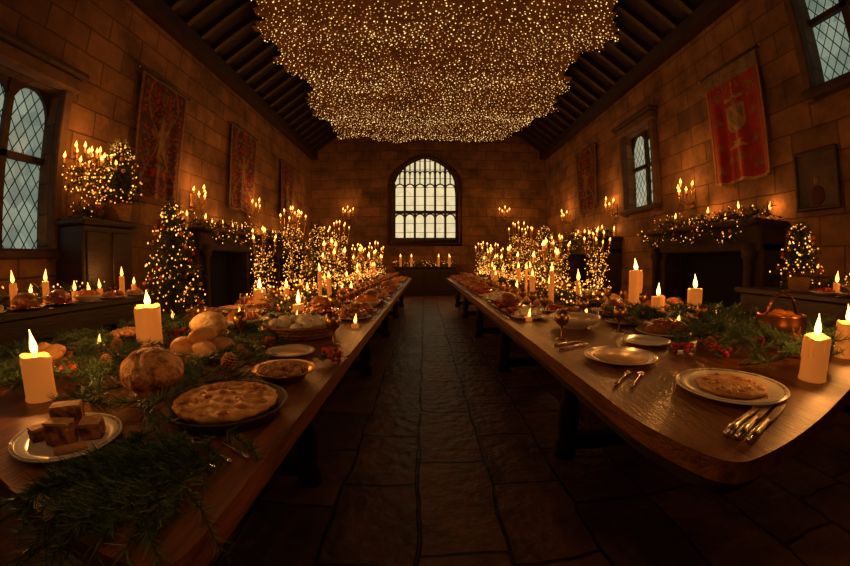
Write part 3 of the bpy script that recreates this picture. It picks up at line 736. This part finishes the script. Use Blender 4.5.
for m_,x,y,z,p in ((T1,-3.45,6.35,0,12),(T2,-2.9,14.0,0,14),(T2,3.3,14.2,0,14)):
    o=place(m_,'christmas_tree',(x,y,z),U(0,6)); lamp((.5 if x<0 else -.5,-.55,1.2),p,o,.05)

# ------------------------------------------------------------ chimneypieces & garlands
def garland(pts,wid,name,lights=1.0,dens=1.0,leaf=.09):
    mb=MB(); pts=[Vector((p[0],p[1]*K,p[2])) for p in pts]
    for i in range(len(pts)-1):
        L_=(pts[i+1]-pts[i]).length; n=max(2,int(L_/.045*dens))
        for q in range(n):
            p=pts[i].lerp(pts[i+1],q/n)
            for w in range(4):
                d=Vector((U(-1,1),U(-1,1),U(-.6,1)))
                mb.branch(p,d,wid*U(.6,1.0),9,leaf,.007,'pine2',.2,.004,2,None,1.0)
            for w in range(2):
                if R()<.5*lights: mb.dot(p+Vector((U(-1,1),U(-1,1),U(-.3,1)))*wid*.95,U(.007,.015),'fairy' if R()<.5 else 'fairy2')
            if R()<.25: mb.blob(p+Vector((U(-1,1),U(-1,1),U(-.5,1)))*wid*.8,(.026,.026,.026),random.choice(('berry','orange')),1)
    return mb.obj(name)
def fireplace(X,s,r0,r1,top,dep=.5):
    mb=MB(); y0,y1=r0*K,r1*K; yc=(y0+y1)/2; w=y1-y0; xc=X+s*(dep/2+.005)
    for yy in (y0+.18,y1-.18):
        mb.box((xc,yy,(top-.3)/2),(dep,.36,top-.3),'dstone',bev=.02)
        mb.lathe([(.001,0),(.1,0),(.1,.1),(.06,.14),(.06,top-.55),(.1,top-.5),(.1,top-.32),(.001,top-.32)],(X+s*(dep+.08),yy,0),'dstone',14)
    mb.box((xc+s*.03,yc,top-.24),(dep+.06,w,.36),'dstone',bev=.02)
    mb.box((xc+s*.11,yc,top-.04),(dep+.22,w+.16,.08),'dstone',bev=.02)
    mb.box((X+s*.035,yc,(top-.4)/2),(.06,w-.7,top-.42),'black')
    for i in range(5): mb.tube([(X+s*.12,yc-.3+i*.12,.16),(X+s*.42,yc-.25+i*.1,.17)],.05,'bark',8)
    for i in range(14): mb.blob((X+s*U(.15,.4),yc+U(-.3,.3),.1),(.05,.05,.04),'ember',1)
    mb.obj('fireplace')
    gx=X+s*(dep*.8); rw=r1-r0
    garland([(gx,r0+rw*i/12,top+.08+.03*math.sin(i*2.1)) for i in range(13)],.20,'mantel_garland',1.1)
    sw=[]
    for i in range(25):
        t=i/24; sw.append((X+s*(dep+.30),r0+rw*t,top-.06-.22*abs(math.sin(t*math.pi*3))))
    garland(sw,.10,'garland_swag',1.1,.9,.07)
    y=r0+.25; j=0
    while y<r1:
        candle(X+s*(.14+.06*(j%2)),y,top,.026,random.choice((.1,.16,.24)),(6 if j%3==0 else 0),1.7,'mantel_candle','flamef'); y+=.5 if j%3 else .8; j+=1
fireplace(XL,1,8.6,12.0,1.9); fireplace(XL,1,13.6,16.8,1.9)
fireplace(XR,-1,5.4,9.2,1.85); fireplace(XR,-1,12.2,16.2,1.9)
mb=MB(); mb.box((0,0,.9),(.55,.85,1.66),'dwood',bev=.02); mb.box((0,0,1.77),(.68,.93,.08),'dwood',bev=.02); mb.box((0,0,.04),(.6,.9,.08),'dwood')
for yy in (-.21,.21):
    mb.box((.285,yy,.95),(.03,.34,1.4),'dwood',bev=.01); mb.blob((.31,yy*.2,.95),(.018,.018,.018),'brass',1)
mb.obj('oak_cupboard',(XL+.36,5.4,0))
garland([(XL+.45,4.85+i*.11,1.87+.03*math.sin(i)) for i in range(11)],.22,'cupboard_garland',1.2)
place(T3,'potted_fir_tree',(XL+.53,5.75,1.81),1)
TC2=candelabrum(.8,7,.24,'table_candelabrum',False,green=20)
for yy in (4.98,5.35):
    o=place(TC2,'table_candelabrum',(XL+.42,yy,1.81),.4); lamp((.1,0,1.08),12,o,.03)

def sideboard(x0,x1,r0,r1,h,name='sideboard'):
    mb=MB(); y0,y1=r0*K,r1*K; xc,yc=(x0+x1)/2,(y0+y1)/2
    mb.box((xc,yc,h-.03),(x1-x0,y1-y0,.06),'dwood',bev=.012)
    mb.box((xc,yc,h-.16),(x1-x0-.1,y1-y0-.1,.2),'dwood',bev=.01)
    n=max(2,int((y1-y0)/1.4)+1)
    for i in range(n):
        yy=y0+.12+(y1-y0-.24)*i/(n-1)
        for xx in (x0+.1,x1-.1): mb.lathe([(.001,0),(.05,0),(.04,.06),(.055,.2),(.035,.4),(.05,h-.3),(.05,h-.2)],(xx,yy,0),'dwood',10)
    mb.box((xc,yc,.14),(x1-x0-.15,y1-y0-.2,.04),'dwood')
    mb.obj(name)
def dress(xf,xb,y0,y1,h,lp=5,skip=None):
    s=1 if xb>xf else -1; y=y0+.3;j=0
    while y<y1-.2:
        if skip is None or abs(y-skip)>.5:
            pr_=random.choice(protos); place(pr_[0],pr_[1],(xf+s*.19,y,h),U(0,6))
            candle(xb-s*.26,y+.05,h,.033,random.choice((.1,.16,.22)),(lp if j%3==0 else 0),1.6,fk='flamef')
            if j%2: candle(xf+s*.38,y+.26,h,.03,random.choice((.08,.12)),0,1.6,fk='flamef')
        y+=.52; j+=1
sideboard(-3.9,-3.2,.2,5.4,.88); dress(-3.2,-3.9,.2,5.4,.88,6)
sideboard(3.4,4.1,.9,4.75,1.0); dress(3.4,4.1,.9,4.75,1.0,6,3.85)
place(T3,'potted_fir_tree',(3.72,3.85,1.0),2,None,.62)
garland([(-3.84,.4+i*.38,.95) for i in range(13)],.14,'sideboard_garland',1.2,.9)
garland([(4.04,1.0+i*.36,1.06) for i in range(11)],.14,'sideboard_garland',1.4,.9)
ya=(YF-.55)/K
mb=MB(); mb.box((0,0,.5),(2.2,.6,1.0),'dwood',bev=.02); mb.box((0,0,1.03),(2.4,.7,.06),'dwood',bev=.015)
for i in range(4): mb.box((-.8+i*.53,-.31,.5),(.42,.03,.7),'dwood',bev=.01)
mb.obj('altar_table',(0,ya,0))
garland([(-1.1+i*.18,ya,1.13) for i in range(13)],.16,'altar_garland',1.8)
for x in (-.9,-.5,.5,.9): candle(x,(YF-.8)/K,1.06,.04,.35,7 if abs(x)>.8 else 0,2.0,fk='flamef')

# ------------------------------------------------------------ banners
def inp(x,y,p):
    ins=False;n=len(p)
    for i in range(n):
        a=p[i];b=p[(i+1)%n]
        if (a[1]>y)!=(b[1]>y) and x<(b[0]-a[0])*(y-a[1])/(b[1]-a[1])+a[0]: ins=not ins
    return ins
FIG=[(-.02,.34),(.04,.30),(.07,.36),(.05,.42),(.12,.44),(.2,.38),(.24,.41),(.15,.5),(.07,.52),(.09,.62),(.17,.72),(.13,.76),(.05,.67),(.0,.66),(-.06,.76),(-.13,.77),(-.06,.64),(-.06,.53),(-.16,.56),(-.23,.48),(-.2,.44),(-.12,.49),(-.05,.44)]
def banner(X,s,r0,r1,z0,z1,base,style,name='heraldic_banner'):
    y0,y1=r0*K,r1*K
    mb=MB(); nx,nz=72,130; vs=[]
    for j in range(nz+1):
        for i in range(nx+1):
            u=i/nx; v=j/nz
            zb=z0+ 0.10*abs(abs(u-.5)*2-0.5)
            z=z1+(zb-z1)*v
            x=X+s*(.09+.03*math.sin(u*15+v*2)*v**.5+.015*math.sin(u*31+1)*v)
            vs.append((x,y0+(y1-y0)*u,z))
    groups={}
    for j in range(nz):
        for i in range(nx):
            u=(i+.5)/nx-.5; v=(j+.5)/nz
            k=base
            if style=='crest':
                if abs(u)>.475 or v>.975: k='gold'
                if abs(abs(u)-.43)<.008 and v>.12: k='goldm'
                if abs(u)<.02 and .16<v<.92: k='gold'
                if abs(v-.30)<.012 and abs(u)<.16: k='gold'
                if .36<v<.60:
                    hw=.17 if v<.5 else .17*math.sqrt(max(0,1-((v-.5)/.1)**2))
                    if abs(u)<hw: k='grey' if (abs(u)<hw-.03 and int((u+.5)*14+v*20)%3) else 'gold'
                if .66<v<.72 and abs(u)<.12+.05*math.sin(v*90): k='gold'
                if .78<v<.84 and abs(u)<.2 and math.sin(u*50)>-.2: k='goldm'
                if v<.14:
                    k='grey' if noise.noise(Vector((abs(u)*20,v*46,3)))>-.12 else 'goldm'
                if .14<v<.34 and abs(u)<.4 and noise.noise(Vector((abs(u)*16,v*30,8)))>.18: k='goldm'
                for cx,cy in ((-.31,.24),(.31,.24),(-.31,.68),(.31,.68),(-.31,.46),(.31,.46),(-.31,.88),(.31,.88)):
                    d=math.hypot((u-cx),(v-cy)*2.0); a=math.atan2(u-cx,v-cy)
                    if d<.055+.025*math.cos(5*a): k='goldm'
            else:
                sd=5.0 if style=='lion' else 7.7
                nn=noise.noise(Vector((abs(u)*12,v*24,sd)))+.4*noise.noise(Vector((abs(u)*30,v*60,sd)))
                if abs(u)>.46 or v<.02 or v>.975: k='goldm'
                elif nn>.22 and abs(u)<.42: k='goldd'
                elif nn<-.36 and abs(u)<.42: k='red'
                if inp(u*1.2,v*1.3-.1,FIG) or abs(abs(u)-.2-.12*math.sin(v*9))<.014: k='goldm'
            o=j*(nx+1)+i
            groups.setdefault(k,[]).append((o,o+1,o+nx+2,o+nx+1))
    off=len(mb.v); mb.v.extend(vs)
    for k,fs in groups.items():
        ii=mb.mi(k)
        for f in fs: mb.f.append([q+off for q in f]); mb.m.append(ii); mb.s.append(True)
    mb.tube([(X+s*.09,y0-.1,z1),(X+s*.09,y1+.1,z1)],.02,'dwood',8)
    for yy in (y0-.11,y1+.11): mb.blob((X+s*.09,yy,z1),(.03,.03,.03),'brass',1)
    for yy in (y0+.1,y1-.1): mb.tube([(X+s*.005,yy,z1+.02),(X+s*.09,yy,z1+.02)],.01,'iron',6)
    mb.obj(name)
banner(XL,1,6.75,8.6,2.3,4.4,'maroon','lion'); banner(XL,1,11.2,13.2,2.5,4.55,'maroon','other'); banner(XL,1,15.8,17.5,2.7,4.5,'maroon','other')
banner(XR,-1,5.6,7.35,2.5,4.45,'red','crest'); banner(XR,-1,13.9,16.0,2.75,4.65,'maroon','other')
mb=MB(); Y0,Y1,Z0,Z1=2.82,3.42,1.97,2.69; X=XR-.04
mb.box((X,(Y0+Y1)/2,(Z0+Z1)/2),(.02,Y1-Y0,Z1-Z0),'canvas')
for yy in (Y0,Y1): mb.box((X-.01,yy,(Z0+Z1)/2),(.05,.05,Z1-Z0+.05),'dwood',bev=.012)
for zz in (Z0,Z1): mb.box((X-.01,(Y0+Y1)/2,zz),(.05,Y1-Y0,.05),'dwood',bev=.012)
mb.blob((X-.008,(Y0+Y1)/2,Z0+.16),(.008,.12,.14),'maroon',2); mb.blob((X-.01,(Y0+Y1)/2,Z0+.36),(.008,.045,.065),'face',2)
mb.obj('framed_portrait')

# ------------------------------------------------------------ world + camera
w=bpy.data.worlds.new('dusk'); sc.world=w; w.use_nodes=True
w.node_tree.nodes['Background'].inputs[0].default_value=(.05,.05,.05,1); w.node_tree.nodes['Background'].inputs[1].default_value=.2
cam=bpy.data.cameras.new('camera'); co=bpy.data.objects.new('camera',cam); bpy.context.collection.objects.link(co)
co.location=(0,0,1.23); co.rotation_euler=(math.pi/2,0,0)
cam.lens=20*K; cam.sensor_width=36; cam.clip_start=.05; cam.clip_end=100
if FISH:
    # ultra-wide stereographic fisheye lens, focal length 15.2 mm on 36 mm sensor
    f=15.2
    try:
        cam.sensor_height=36*566/850
        cam.type='PANO'
        cc=cam if hasattr(cam,'panorama_type') else cam.cycles
        cc.panorama_type='FISHEYE_LENS_POLYNOMIAL'
        cc.fisheye_fov=math.radians(175)
        cc.fisheye_polynomial_k0=0
        cc.fisheye_polynomial_k1=-1.0/f
        cc.fisheye_polynomial_k2=0
        cc.fisheye_polynomial_k3=0.095/f**3
        cc.fisheye_polynomial_k4=-0.02/f**4
        co.rotation_euler=(math.pi/2-math.atan(21/(f/36*850)),0,0)
    except Exception as e:
        print('pano failed',e)
        cam.type='PERSP'; cam.shift_y=-21/850
else:
    cam.shift_y=-21/850
sc.camera=co
print('lights',NL[0],'objects',len(bpy.data.objects),'polys',sum(len(m.polygons) for m in bpy.data.meshes))
